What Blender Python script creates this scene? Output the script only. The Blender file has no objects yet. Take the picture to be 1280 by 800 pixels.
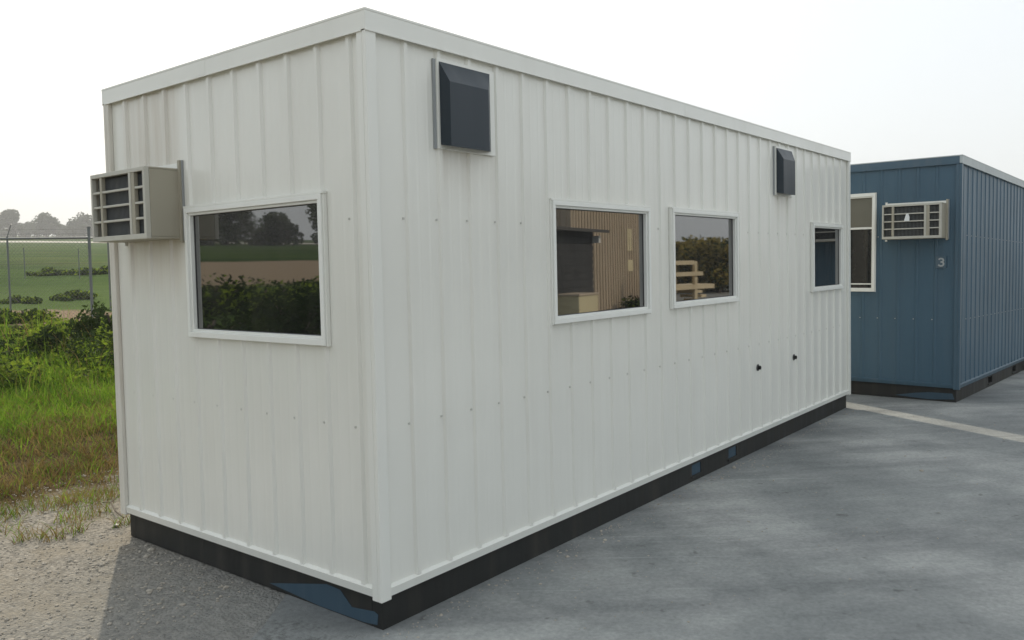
import bpy, math, random
from math import radians as R, sin, cos, pi
from mathutils import Vector, Matrix, noise
import numpy as np

S = bpy.context.scene
COL = S.collection
random.seed(7); rng = np.random.default_rng(7)

# ------------------------------------------------------------------ camera
cam_d = bpy.data.cameras.new('camera'); cam = bpy.data.objects.new('camera', cam_d); COL.objects.link(cam)
S.camera = cam
r_ = Vector((0.63326, -0.77361, -0.02250)); 
YAW, PIT, ROL = 0.68714, -0.04612, -0.02250
fwd = Vector((cos(YAW)*cos(PIT), sin(YAW)*cos(PIT), sin(PIT)))
rt = Vector((sin(YAW), -cos(YAW), 0)); up = rt.cross(fwd)
rt2 = rt*cos(ROL)+up*sin(ROL); up2 = -rt*sin(ROL)+up*cos(ROL)
M = Matrix((rt2, up2, -fwd)).transposed().to_4x4(); M.translation = Vector((-2.5977, -2.8191, 1.6951))
cam.matrix_world = M
cam_d.sensor_width = 36.0; cam_d.lens = 36*1043.4/1280
cam_d.shift_x = 0.0212; cam_d.shift_y = -0.0160
cam_d.clip_start = 0.05; cam_d.clip_end = 3000
S.render.resolution_x, S.render.resolution_y = 1024, 640

# ------------------------------------------------------------------ sky, sun, exposure
SUN_AZ = R(59.5)      # direction towards the sun, counter-clockwise from +X
SUN_EL = R(37.0)
w = bpy.data.worlds.new('World'); S.world = w; w.use_nodes = True
nt = w.node_tree; nt.nodes.clear()
out = nt.nodes.new('ShaderNodeOutputWorld'); bg = nt.nodes.new('ShaderNodeBackground')
sky = nt.nodes.new('ShaderNodeTexSky'); sky.sky_type = 'NISHITA'; sky.sun_disc = False
sky.sun_elevation = SUN_EL; sky.sun_rotation = R(90)-SUN_AZ
sky.air_density = 1.0; sky.dust_density = 6.0; sky.ozone_density = 1.2; sky.altitude = 0
mx = nt.nodes.new('ShaderNodeMixRGB'); mx.inputs[0].default_value = 0.72
mx.inputs[2].default_value = (10.3, 10.9, 11.2, 1)      # bright veil of thin cloud and haze
nt.links.new(sky.outputs[0], mx.inputs[1]); nt.links.new(mx.outputs[0], bg.inputs[0])
bg.inputs[1].default_value = 0.10
nt.links.new(bg.outputs[0], out.inputs[0])
sd = bpy.data.lights.new('sun', 'SUN'); so = bpy.data.objects.new('sun', sd); COL.objects.link(so)
sd.energy = 3.4; sd.angle = R(0.6); sd.color = (1.0, 0.88, 0.70)
so.rotation_euler = Vector((-cos(SUN_AZ)*cos(SUN_EL), -sin(SUN_AZ)*cos(SUN_EL), -sin(SUN_EL))).to_track_quat('-Z', 'Y').to_euler()
so.location = (20, 30, 30)
S.view_settings.view_transform = 'Standard'; S.view_settings.look = 'None'
S.view_settings.exposure = 0.15; S.view_settings.gamma = 1.0; S.view_settings.use_curve_mapping = False
S.render.engine = 'CYCLES'

# ------------------------------------------------------------------ materials
def new_mat(name):
    m = bpy.data.materials.new(name); m.use_nodes = True
    return m, m.node_tree, m.node_tree.nodes['Principled BSDF']
def N(nt, t, **kw):
    n = nt.nodes.new(t)
    for k, v in kw.items():
        if k in n.inputs: n.inputs[k].default_value = v
        else: setattr(n, k, v)
    return n
def noise_node(nt, scale, detail=4, rough=.55, stretch=None, obj=True):
    tc = nt.nodes.new('ShaderNodeTexCoord'); n = N(nt, 'ShaderNodeTexNoise', Scale=scale, Detail=detail, Roughness=rough)
    src = tc.outputs['Object']
    if stretch:
        mp = nt.nodes.new('ShaderNodeMapping'); mp.inputs['Scale'].default_value = stretch
        nt.links.new(src, mp.inputs[0]); src = mp.outputs[0]
    nt.links.new(src, n.inputs['Vector']); return n
def ramp(nt, src, stops):
    r = nt.nodes.new('ShaderNodeValToRGB'); e = r.color_ramp.elements
    while len(e) < len(stops): e.new(.5)
    for i, (p, c) in enumerate(stops):
        e[i].position = p; e[i].color = (c[0], c[1], c[2], 1) if hasattr(c, '__len__') else (c, c, c, 1)
    nt.links.new(src, r.inputs[0]); return r
def mixc(nt, fac, a, b, mode='MIX'):
    m = nt.nodes.new('ShaderNodeMixRGB'); m.blend_type = mode
    for i, v in enumerate((fac, a, b)):
        if isinstance(v, (int, float)): m.inputs[i].default_value = v
        elif isinstance(v, tuple): m.inputs[i].default_value = (*v, 1)
        else: nt.links.new(v, m.inputs[i])
    return m.outputs[0]
def bump(nt, b, src, strength, dist):
    bm = N(nt, 'ShaderNodeBump', Strength=strength, Distance=dist)
    nt.links.new(src, bm.inputs['Height']); nt.links.new(bm.outputs[0], b.inputs['Normal'])

def painted(name, col, rough=.38, var=.08, dirt=(.35, .30, .24), dirt_amt=.12, streak=True, metallic=0, spec=.5, dents=.0, coat=0):
    m, t, b = new_mat(name)
    n1 = noise_node(t, 1.0, 5, .6, (7, 7, .55)); n2 = noise_node(t, .9, 3)
    lo = tuple(c*(1-var) for c in col); hi = tuple(min(1, c*(1+var*.6)) for c in col)
    c1 = ramp(t, n2.outputs[0], [(.3, lo), (.7, hi)]).outputs[0]
    d = ramp(t, n1.outputs[0], [(.5, 0.0), (.8, dirt_amt)]).outputs[0]
    c2 = mixc(t, d, c1, dirt) if streak else c1
    t.links.new(c2, b.inputs['Base Color'])
    if name == 'white_painted_steel':      # rusty drip stain under the air conditioner
        tc = t.nodes.new('ShaderNodeTexCoord'); sp = t.nodes.new('ShaderNodeSeparateXYZ'); t.links.new(tc.outputs['Object'], sp.inputs[0])
        def mr(src, a, b_):
            n = t.nodes.new('ShaderNodeMapRange'); n.interpolation_type = 'SMOOTHSTEP'; t.links.new(src, n.inputs[0]); n.inputs[1].default_value = a; n.inputs[2].default_value = b_; return n.outputs[0]
        def mul(a, b_):
            n = t.nodes.new('ShaderNodeMath'); n.operation = 'MULTIPLY'
            for i, v in enumerate((a, b_)):
                if isinstance(v, float): n.inputs[i].default_value = v
                else: t.links.new(v, n.inputs[i])
            return n.outputs[0]
        k = mul(mul(mr(sp.outputs[1], 1.50, 1.66), mr(sp.outputs[1], 2.28, 2.12)), mul(mr(sp.outputs[2], 1.45, 1.88), mr(sp.outputs[0], .5, .1)))
        for xa, xb in ((.42, .92), (4.90, 5.40)):
            k2 = mul(mul(mr(sp.outputs[0], xa, xa+.08), mr(sp.outputs[0], xb, xb-.08)), mul(mr(sp.outputs[2], 1.95, 2.29), mr(sp.outputs[1], .4, .1)))
            k2 = mul(k2, mul(mr(sp.outputs[2], 2.40, 2.30), .6)); n_ = t.nodes.new('ShaderNodeMath'); n_.operation = 'MAXIMUM'
            t.links.new(k, n_.inputs[0]); t.links.new(k2, n_.inputs[1]); k = n_.outputs[0]
        k = mul(k, ramp(t, n1.outputs[0], [(.35, .25), (.7, 1.0)]).outputs[0])
        c2 = mixc(t, mul(k, .6), c2, (.42, .34, .24)); t.links.new(c2, b.inputs['Base Color'])
    rr = ramp(t, n1.outputs[0], [(.3, rough*.85), (.75, min(1, rough*1.3))]); t.links.new(rr.outputs[0], b.inputs['Roughness'])
    b.inputs['Metallic'].default_value = metallic; b.inputs['Specular IOR Level'].default_value = spec
    if coat: b.inputs['Coat Weight'].default_value = coat; b.inputs['Coat Roughness'].default_value = .16
    if dents:
        n3 = noise_node(t, 1.0, 2, .4, (2.2, 2.2, 1.3)); bump(t, b, n3.outputs[0], dents, .03)
    return m
MAT = {}
MAT['white'] = painted('white_painted_steel', (.765, .765, .71), .36, .04, dirt_amt=.07, dents=.6, coat=.6)
MAT['white_trim'] = painted('white_trim', (.765, .77, .72), .4, .03, dirt_amt=.08, dents=.25, coat=.5)
MAT['brown_edge'] = painted('brown_streaked_trim', (.66, .64, .58), .5, .06, (.28, .16, .08), .5)  # off-white with brown streaks, for the back corner of the end wall
MAT['blue'] = painted('slate_blue_steel', (.053, .108, .155), .45, .10, (.14, .14, .13), .10, dents=.35, coat=.08, spec=.35)
MAT['blue_trim'] = painted('slate_blue_trim', (.050, .100, .142), .4, .08, dirt_amt=.12)
MAT['grey_trim'] = painted('pale_grey_trim', (.42, .46, .46), .45, .06)
MAT['frame'] = painted('window_frame_white', (.80, .81, .77), .35, .03, dirt_amt=.12)
MAT['skid'] = painted('black_skid_steel', (.012, .013, .012), .6, .35, (.075, .066, .052), .55)
MAT['patch'] = painted('flat_blue', (.034, .068, .10), .7, .03, dirt_amt=0, streak=False)  # even flat blue for the patches on the skids and in the pockets
MAT['beige'] = painted('beige_plastic', (.36, .335, .265), .55, .06, (.2, .16, .11), .35)
MAT['louvre'] = painted('grey_beige_louvre', (.50, .49, .43), .5, .06, (.25, .2, .14), .3)
MAT['coil'] = painted('dark_fin_coil', (.016, .019, .018), .6, .2)
MAT['hood'] = painted('dark_slate_hood', (.010, .021, .032), .42, .08, (.1, .1, .1), .1)
MAT['gasket'] = painted('dark_sealant', (.07, .07, .07), .8, .1)
MAT['flash'] = painted('dull_grey_flashing', (.30, .32, .33), .6, .1)
MAT['galv'] = painted('galvanised_steel', (.13, .14, .145), .5, .15, dirt_amt=.3)
MAT['screw'] = painted('screw_head', (.52, .52, .48), .6, .1)
MAT['black'] = painted('black_hole', (.008, .008, .008), .9, .1)
MAT['decal'] = painted('worn_decal', (.42, .45, .46), .6, .25, dirt_amt=.3)
MAT['sign'] = painted('white_vinyl', (.78, .80, .80), .5, .02, dirt_amt=0)
MAT['tan'] = painted('tan_corrugated_steel', (.50, .42, .32), .5, .08, dents=.2)
MAT['charcoal'] = painted('charcoal_siding', (.03, .032, .035), .6, .2)
MAT['cream'] = painted('cream_door', (.62, .56, .36), .5, .05)
MAT['lumber'] = painted('new_lumber', (.64, .54, .36), .7, .12)
MAT['blind'] = painted('tan_blind', (.14, .135, .105), .6, .1)
MAT['curtain'] = painted('grey_curtain', (.030, .033, .033), .9, .2)
MAT['roof'] = painted('roof_membrane', (.6, .61, .6), .7, .1)

def glass(name, base=(.006, .007, .008), ior=1.9, rough=.015):
    m, t, b = new_mat(name)
    b.inputs['Base Color'].default_value = (*base, 1); b.inputs['Roughness'].default_value = rough
    b.inputs['IOR'].default_value = ior; b.inputs['Specular IOR Level'].default_value = .5
    n = noise_node(t, 1.3, 1); bump(t, b, n.outputs[0], .03, .02)
    d = noise_node(t, 5.0, 6, .7, (1, 1, .35)); t.links.new(ramp(t, d.outputs[0], [(.4, rough), (.8, .032)]).outputs[0], b.inputs['Roughness'])
    t.links.new(ramp(t, d.outputs[0], [(.4, base), (.8, (.035, .034, .03))]).outputs[0], b.inputs['Base Color'])
    return m
MAT['clear_pane'] = glass('clear_window_glass', ior=1.5)
MAT['glass'] = glass('tinted_window_glass', ior=2.9)

# ------------------------------------------------------------------ mesh builder
class MB:
    def __init__(s): s.v = []; s.f = []; s.m = []; s.mats = []
    def mi(s, name):
        if name not in s.mats: s.mats.append(name)
        return s.mats.index(name)
    def poly(s, pts, mat, T=None):
        b = len(s.v)
        for p in pts: s.v.append(tuple(T @ Vector(p)) if T else tuple(p))
        s.f.append(tuple(range(b, b+len(pts)))); s.m.append(s.mi(mat))
    def box(s, a, b, mat, T=None, bev=0.0):
        x0, y0, z0 = (min(a[i], b[i]) for i in range(3)); x1, y1, z1 = (max(a[i], b[i]) for i in range(3))
        B = len(s.v); m = s.mi(mat)
        pts = [(x0,y0,z0),(x1,y0,z0),(x1,y1,z0),(x0,y1,z0),(x0,y0,z1),(x1,y0,z1),(x1,y1,z1),(x0,y1,z1)]
        for p in pts: s.v.append(tuple(T @ Vector(p)) if T else p)
        for f in ((0,3,2,1),(4,5,6,7),(0,1,5,4),(1,2,6,5),(2,3,7,6),(3,0,4,7)):
            s.f.append(tuple(B+i for i in f)); s.m.append(m)
    def bar(s, p, q, wdt, mat, T=None, sides=6):
        p, q = Vector(p), Vector(q); d = (q-p)
        a = d.orthogonal().normalized(); c = d.normalized().cross(a); B = len(s.v); m = s.mi(mat)
        for e in (p, q):
            for i in range(sides):
                t = 2*pi*i/sides; v = e+(a*cos(t)+c*sin(t))*wdt
                s.v.append(tuple(T @ v) if T else tuple(v))
        for i in range(sides):
            j = (i+1) % sides; s.f.append((B+i, B+j, B+sides+j, B+sides+i)); s.m.append(m)
        s.f.append(tuple(B+i for i in range(sides))[::-1]); s.m.append(m)
        s.f.append(tuple(B+sides+i for i in range(sides))); s.m.append(m)
    def build(s, name, parent=None, bevel=0, smooth=False, origin=None):
        me = bpy.data.meshes.new(name); me.from_pydata(s.v, [], s.f)
        for n in s.mats: me.materials.append(MAT[n])
        me.polygons.foreach_set('material_index', s.m)
        if smooth: me.polygons.foreach_set('use_smooth', [True]*len(s.f))
        me.update(); o = bpy.data.objects.new(name, me); COL.objects.link(o)
        if bevel:
            bv = o.modifiers.new('bevel', 'BEVEL'); bv.width = bevel; bv.segments = 2; bv.limit_method = 'ANGLE'; bv.angle_limit = R(40)
        if parent: o.parent = parent
        return o
def tag(o, label=None, cat=None, group=None, kind=None):
    if label: o['label'] = label
    if cat: o['category'] = cat
    if group: o['group'] = group
    if kind: o['kind'] = kind
    return o
def empty(name, loc=(0,0,0), rot=None):
    o = bpy.data.objects.new(name, None); COL.objects.link(o); o.location = loc; o.empty_display_size = .3
    if rot: o.rotation_euler = rot
    return o
def copy_tree(o, parent=None):
    c = o.copy(); COL.objects.link(c)
    if parent: c.parent = parent
    for ch in list(o.children): copy_tree(ch, c)
    return c

# ------------------------------------------------------------------ terrain
def sstep(a, b, x):
    t = min(1, max(0, (x-a)/(b-a))); return t*t*(3-2*t)
SLOPE = .0472
def gz(x, y):
    h = SLOPE*max(0, y-3.0)*sstep(3.0, 6.0, y) if y > 3 else 0
    if x > 8 and y < 6: h -= .0195*min(x-8, 30)*(1-sstep(2, 6, y))
    if y > 3.4:
        h += sstep(3.4, 5, y)*(.05*noise.noise(Vector((x*.45, y*.45, 0)))+.03*noise.noise(Vector((x*1.7, y*1.7, 3))))
        h += .22*math.exp(-((y-12.5)/3.2)**2)*sstep(3.4, 6, y)*(1-sstep(60, 90, abs(x)))
    return h
def axis(lo, hi, near0, near1, fine, grow=1.14):
    a = list(np.arange(near0, near1+1e-6, fine)); s = fine
    x = a[-1]
    while x < hi: s *= grow; x += s; a.append(min(x, hi))
    s = fine; x = a[0]; pre = []
    while x > lo: s *= grow; x -= s; pre.append(max(x, lo))
    return pre[::-1]+a
XS = axis(-420, 620, -6, 12, .3); YS = axis(-300, 760, 2.4, 20, .3)
def grid_sheet(name, xs, ys, fz, mat):
    v = [(x, y, fz(x, y)) for y in ys for x in xs]; nx = len(xs)
    f = [(j*nx+i, j*nx+i+1, (j+1)*nx+i+1, (j+1)*nx+i) for j in range(len(ys)-1) for i in range(nx-1)]
    me = bpy.data.meshes.new(name); me.from_pydata(v, [], f); me.materials.append(mat)
    me.polygons.foreach_set('use_smooth', [True]*len(f)); me.update()
    o = bpy.data.objects.new(name, me); COL.objects.link(o); o['kind'] = 'structure'; return o

def ground_mat():
    m, t, b = new_mat('lot_and_field')
    L = t.links
    tc = t.nodes.new('ShaderNodeTexCoord'); sp = t.nodes.new('ShaderNodeSeparateXYZ'); L.new(tc.outputs['Object'], sp.inputs[0])
    def nz(s, d=5, r=.6): n = N(t, 'ShaderNodeTexNoise', Scale=s, Detail=d, Roughness=r); L.new(tc.outputs['Object'], n.inputs['Vector']); return n.outputs[0]
    def math_(op, a, c=None, d=None):
        n = t.nodes.new('ShaderNodeMath'); n.operation = op
        for i, v in enumerate((a, c, d)):
            if v is None: continue
            if isinstance(v, (int, float)): n.inputs[i].default_value = v
            else: L.new(v, n.inputs[i])
        return n.outputs[0]
    def mask(v, a, c): 
        n = t.nodes.new('ShaderNodeMapRange'); n.interpolation_type = 'SMOOTHSTEP'
        L.new(v, n.inputs[0]); n.inputs[1].default_value = a; n.inputs[2].default_value = c; return n.outputs[0]
    n_big = nz(.35); n_mid = nz(1.6); n_fine = nz(14, 4, .7); n_v = nz(60, 3, .8)
    y = sp.outputs[1]; x = sp.outputs[0]
    # gravel
    vo = N(t, 'ShaderNodeTexVoronoi', Scale=55.0); L.new(tc.outputs['Object'], vo.inputs['Vector'])
    g1 = ramp(t, n_fine, [(.3, (.14, .134, .12)), (.5, (.225, .21, .18)), (.72, (.35, .325, .28))]).outputs[0]
    g2 = mixc(t, .55, g1, ramp(t, vo.outputs['Color'], [(.1, (.12, .115, .105)), (.9, (.40, .375, .33))]).outputs[0])
    g3 = mixc(t, mask(n_mid, .45, .7), g2, (.27, .24, .19))
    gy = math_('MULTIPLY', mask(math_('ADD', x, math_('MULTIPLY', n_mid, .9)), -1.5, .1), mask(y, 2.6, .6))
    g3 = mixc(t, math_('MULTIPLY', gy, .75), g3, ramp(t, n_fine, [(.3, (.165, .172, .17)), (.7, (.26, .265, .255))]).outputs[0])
    # soil with dry litter
    s1 = ramp(t, n_fine, [(.3, (.045, .034, .018)), (.6, (.11, .08, .042)), (.8, (.20, .15, .085))]).outputs[0]
    # grass
    f1 = ramp(t, n_mid, [(.3, (.045, .085, .018)), (.7, (.08, .14, .03))]).outputs[0]
    f2 = mixc(t, .45, f1, ramp(t, n_fine, [(.3, (.035, .055, .018)), (.7, (.12, .16, .05))]).outputs[0])
    far = ramp(t, nz(.06, 6, .6), [(.3, (.034, .072, .012)), (.55, (.048, .090, .017)), (.75, (.085, .10, .028))]).outputs[0]
    mpf = t.nodes.new('ShaderNodeMapping'); mpf.inputs['Scale'].default_value = (.05, .30, 1); L.new(tc.outputs['Object'], mpf.inputs[0])
    nf = N(t, 'ShaderNodeTexNoise', Scale=1.0, Detail=6.0, Roughness=.65); L.new(mpf.outputs[0], nf.inputs['Vector'])
    far = mixc(t, .85, far, ramp(t, nf.outputs[0], [(.36, (.45, .50, .55)), (.5, (1, 1, 1)), (.66, (1.3, 1.15, 1.1))]).outputs[0], 'MULTIPLY')
    far = mixc(t, .7, far, ramp(t, nz(2.5, 5, .7), [(.35, (.6, .62, .6)), (.65, (1.25, 1.2, 1.2))]).outputs[0], 'MULTIPLY')
    yn = math_('ADD', y, math_('MULTIPLY', math_('SUBTRACT', n_mid, .5), 1.6))
    yb = math_('ADD', y, math_('MULTIPLY', math_('SUBTRACT', n_big, .5), 6.0))
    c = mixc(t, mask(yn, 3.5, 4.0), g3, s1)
    c = mixc(t, mask(yn, 5.4, 6.4), c, f2)
    c = mixc(t, mask(yb, 24, 34), c, far)
    # bare dirt patch beyond the fence and the dirt road further left
    def blob(cx, cy, rx, ry, soft=.35):
        dx = math_('DIVIDE', math_('SUBTRACT', x, cx), rx); dy = math_('DIVIDE', math_('SUBTRACT', y, cy), ry)
        d = math_('ADD', math_('MULTIPLY', dx, dx), math_('MULTIPLY', dy, dy))
        d = math_('ADD', d, math_('MULTIPLY', math_('SUBTRACT', n_mid, .5), 1.2))
        return mask(d, 1.0+soft, 1.0-soft)
    dirt = ramp(t, n_fine, [(.25, (.17, .115, .075)), (.75, (.33, .25, .18))]).outputs[0]
    c = mixc(t, blob(6.0, 17.3, 1.9, 2.7), c, dirt)
    road = math_('MULTIPLY', math_('MULTIPLY', mask(yb, 25, 28), mask(yb, 56, 52)), mask(x, -8, -12))
    c = mixc(t, road, c, (.30, .235, .165))
    # pale band across the far edge of the field
    far_band = math_('MULTIPLY', mask(y, 190, 196), mask(y, 236, 230)); c = mixc(t, far_band, c, (.50, .47, .42))
    # lot behind camera: gravel / worn dirt
    L.new(c, b.inputs['Base Color']); b.inputs['Roughness'].default_value = 1.0; b.inputs['Specular IOR Level'].default_value = .03
    h = math_('ADD', math_('MULTIPLY', vo.outputs['Distance'], -.6), n_fine)
    h = math_('ADD', h, math_('MULTIPLY', n_v, .5)); bump(t, b, h, .9, .018)
    return m
grid_sheet('ground', XS, YS, gz, ground_mat())

def pave_mat():
    m, t, b = new_mat('worn_concrete'); L = t.links
    tc = t.nodes.new('ShaderNodeTexCoord')
    def nz(s, d=5, r=.6, st=None):
        n = N(t, 'ShaderNodeTexNoise', Scale=s, Detail=d, Roughness=r); src = tc.outputs['Object']
        if st:
            mp = t.nodes.new('ShaderNodeMapping'); mp.vector_type = 'TEXTURE'; mp.inputs['Rotation'].default_value = (0, 0, R(st[3] if len(st) > 3 else 0))
            mp.inputs['Scale'].default_value = st[:3]; L.new(src, mp.inputs[0]); src = mp.outputs[0]
        L.new(src, n.inputs['Vector']); return n.outputs[0]
    a = ramp(t, nz(.55, 6, .62), [(.33, (.150, .162, .164)), (.5, (.215, .228, .226)), (.66, (.345, .355, .345))]).outputs[0]
    stk = ramp(t, nz(1.0, 5, .65, (2.6, .5, 1, -44)), [(.34, (.60, .61, .63)), (.5, (1, 1, 1)), (.68, (1.28, 1.28, 1.26))]).outputs[0]
    c = mixc(t, .75, a, stk, 'MULTIPLY')
    fine = ramp(t, nz(38, 4, .75), [(.3, (.74, .74, .74)), (.7, (1.2, 1.19, 1.18))]).outputs[0]
    c = mixc(t, .8, c, fine, 'MULTIPLY')
    spots = ramp(t, nz(6.5, 3, .6), [(.66, (1, 1, 1)), (.74, (.42, .41, .40))]).outputs[0]
    c = mixc(t, .8, c, spots, 'MULTIPLY')
    scr = ramp(t, nz(1.0, 3, .5, (3.5, .06, 1, -52)), [(.66, (1, 1, 1)), (.71, (1.35, 1.36, 1.34))]).outputs[0]
    c = mixc(t, .7, c, scr, 'MULTIPLY')
    oil = ramp(t, nz(1.1, 5, .65), [(.60, (1, 1, 1)), (.72, (.66, .66, .67))]).outputs[0]
    c = mixc(t, .7, c, oil, 'MULTIPLY')
    crack = N(t, 'ShaderNodeTexVoronoi', Scale=.32); crack.feature = 'DISTANCE_TO_EDGE'
    wv = mixc(t, .12, tc.outputs['Object'], N(t, 'ShaderNodeTexNoise', Scale=1.2).outputs['Color']); L.new(wv, crack.inputs['Vector'])
    ck = ramp(t, crack.outputs['Distance'], [(.0, (.70, .70, .70)), (.012, (1, 1, 1))]).outputs[0]
    c = mixc(t, .25, c, ck, 'MULTIPLY')
    L.new(c, b.inputs['Base Color']); b.inputs['Specular IOR Level'].default_value = .4
    rr = ramp(t, nz(.8, 4), [(.3, .6), (.7, .85)]); L.new(rr.outputs[0], b.inputs['Roughness'])
    hh = nz(70, 4, .8); bump(t, b, hh, .5, .006)
    # loose gravel strewn over the worn edge of the slab
    sp = t.nodes.new('ShaderNodeSeparateXYZ'); L.new(tc.outputs['Object'], sp.inputs[0])
    mr = t.nodes.new('ShaderNodeMapRange'); L.new(sp.outputs[0], mr.inputs[0]); mr.inputs[1].default_value = -.95; mr.inputs[2].default_value = .5; mr.inputs[3].default_value = .18; mr.inputs[4].default_value = -.45
    ad = t.nodes.new('ShaderNodeMath'); ad.operation = 'ADD'; L.new(nz(9, 6, .8), ad.inputs[0]); L.new(mr.outputs[0], ad.inputs[1])
    am = ramp(t, ad.outputs[0], [(.36, 0.0), (.66, 1.0)])
    tp = t.nodes.new('ShaderNodeBsdfTransparent'); ms = t.nodes.new('ShaderNodeMixShader'); L.new(am.outputs[0], ms.inputs[0]); L.new(b.outputs[0], ms.inputs[1]); L.new(tp.outputs[0], ms.inputs[2])
    L.new(ms.outputs[0], t.nodes['Material Output'].inputs[0])
    return m
def pave():
    xs = axis(-.9, 23, -.9, 12, .3)
    ys = [-60, -45, -32, -22, -15, -10, -7]+list(np.arange(-5, 3.01, .25))
    v = []; nx = len(xs)
    for j, y in enumerate(ys):
        for i, x in enumerate(xs):
            X = x
            if i == 0: X = .12+.22*noise.noise(Vector((0, y*1.1, 5)))+.07*noise.noise(Vector((0, y*5, 9)))+ (-1.6 if y < -.3 else -1.6*sstep(.9, -.3, y))
            elif x < 1.0 and i < 7: X = x+.9*0
            Y = y
            if y > 1.8: Y = 1.8+(y-1.8)*sstep(6.4, 7.0, x)
            v.append((X, Y, gz(X, Y)+.006))
    # keep the ordering of the first columns monotone
    for j in range(len(ys)):
        x0 = v[j*nx][0]; k = 6; x1 = v[j*nx+k][0]
        if x0 > x1-.2: x1 = x0+.3
        for i in range(1, k):
            X = x0+(x1-x0)*i/k; v[j*nx+i] = (X, v[j*nx+i][1], gz(X, v[j*nx+i][1])+.006)
    f = [(j*nx+i, j*nx+i+1, (j+1)*nx+i+1, (j+1)*nx+i) for j in range(len(ys)-1) for i in range(nx-1)]
    me = bpy.data.meshes.new('pavement'); me.from_pydata(v, [], f); me.materials.append(pave_mat()); me.update()
    o = bpy.data.objects.new('pavement', me); COL.objects.link(o); o['kind'] = 'structure'
pave()

# ------------------------------------------------------------------ portable buildings
def wall_T(origin, udir, ndir):
    """local (u, z, n) -> world"""
    u = Vector(udir); n = Vector(ndir)
    return Matrix(((u.x, 0, n.x, origin[0]), (u.y, 0, n.y, origin[1]), (0, 1, 0, origin[2]), (0, 0, 0, 1)))
def ribbed_wall(mb, T, length, z0, z1, ribs, openings, mat, screws=(), pitch=.2286, h=.0165):
    """profile columns; ribs = list of u positions of rib centres"""
    prof = [(0, 0)]
    def add(u, n):
        if prof[-1][0] < u-1e-4 and u < length: prof.append((u, n))
    for r in ribs:
        add(r-.021, 0); add(r-.011, h); add(r+.011, h); add(r+.021, 0)
        for k in (1/3, 2/3):
            c = r+pitch*k; add(c-.012, 0); add(c, .0010); add(c+.012, 0)
    prof.append((length, 0))
    cuts = sorted({o[0] for o in openings} | {o[1] for o in openings})
    def nval(u):
        for (a, na), (b, nb) in zip(prof, prof[1:]):
            if a <= u <= b: return na+(nb-na)*(u-a)/(b-a)
        return 0
    for c in cuts:
        if all(abs(c-p[0]) > 1e-4 for p in prof): prof.append((c, nval(c)))
        prof.sort()
    for (a, na), (b, nb) in zip(prof, prof[1:]):
        mid = (a+b)/2; segs = [(z0, z1)]
        for (u0, u1, s0, s1) in openings:
            if u0 < mid < u1: segs = [(z0, s0), (s1, z1)]
        for (s0, s1) in segs:
            mb.poly([(a, s0, na), (b, s0, nb), (b, s1, nb), (a, s1, na)], mat, T)
    for zz in screws:
        for r in ribs:
            if any(o[0]-.03 < r < o[1]+.03 and o[2]-.03 < zz < o[3]+.03 for o in openings): continue
            for du in (-.033, ):
                c = r+du; q = []
                mb.box((c-.005, zz-.005, 0), (c+.005, zz+.005, .005), 'screw', T)
def make_window(parent, T, u0, u1, z0, z1, split=None, label=None):
    fw = .036
    mb = MB()
    # outer flange, raised face and inner lip
    def ring(a, b, c, d, t, n0, n1, tb=None):
        tb = tb or t
        mb.box((a, c, n0), (b, c+tb, n1), 'frame', T); mb.box((a, d-t, n0), (b, d, n1), 'frame', T)
        mb.box((a, c+tb, n0), (a+t, d-t, n1), 'frame', T); mb.box((b-t, c+tb, n0), (b, d-t, n1), 'frame', T)
    ring(u0, u1, z0, z1, .026, -.02, .034, .030)
    ring(u0+.026, u1-.026, z0+.030, z1-.026, .014, -.02, .020)
    mb.box((u0-.012, z0-.004, .001), (u0-.0005, z1+.006, .024), 'white_trim', T)   # side flashing
    mb.box((u0-.012, z1+.0005, .001), (u1+.012, z1+.014, .030), 'white_trim', T)    # head flashing
    mb.box((u1+.0005, z0-.004, .001), (u1+.010, z1, .024), 'white_trim', T)
    if split: mb.box((u0+.04, split-.012, -.018), (u1-.04, split+.012, .012), 'frame', T); mb.box((u0+.04, z0+.085, -.018), (u1-.04, z0+.10, .008), 'frame', T)
    w_ = mb.build('window', parent, bevel=.002)
    if label: w_['label'] = label
    g = MB()
    if split:
        g.box((u0+.038, z0+.042, -.012), (u1-.038, split-.010, -.006), 'clear_pane', T)
        g.build('pane', w_)
        g = MB(); g.box((u0+.038, split+.010, -.006), (u1-.038, z1-.038, -.002), 'blind', T); g.build('blind', w_)
        g = MB(); T2 = T
        g.poly([(u0+.06, z0+.11, -.003), (u0+.11, z0+.11, -.003), (u0+.13, z0+.45, -.003), (u0+.09, split-.012, -.003), (u0+.05, split-.012, -.003)], 'curtain', T2)
        g.build('curtain', w_)
    else:
        g.box((u0+.038, z0+.042, -.012), (u1-.038, z1-.038, -.006), 'glass', T); g.build('pane', w_)
        g = MB(); a, b_, c, d = u0+.0402, u1-.0402, z0+.0442, z1-.0402
        for p, q in (((a, c), (b_, c+.004)), ((a, d-.004), (b_, d)), ((a, c+.004), (a+.004, d-.004)), ((b_-.004, c+.004), (b_, d-.004))): g.box((p[0], p[1], -.0059), (q[0], q[1], -.002), 'gasket', T)
        g.build('gasket', w_)
    return w_
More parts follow.
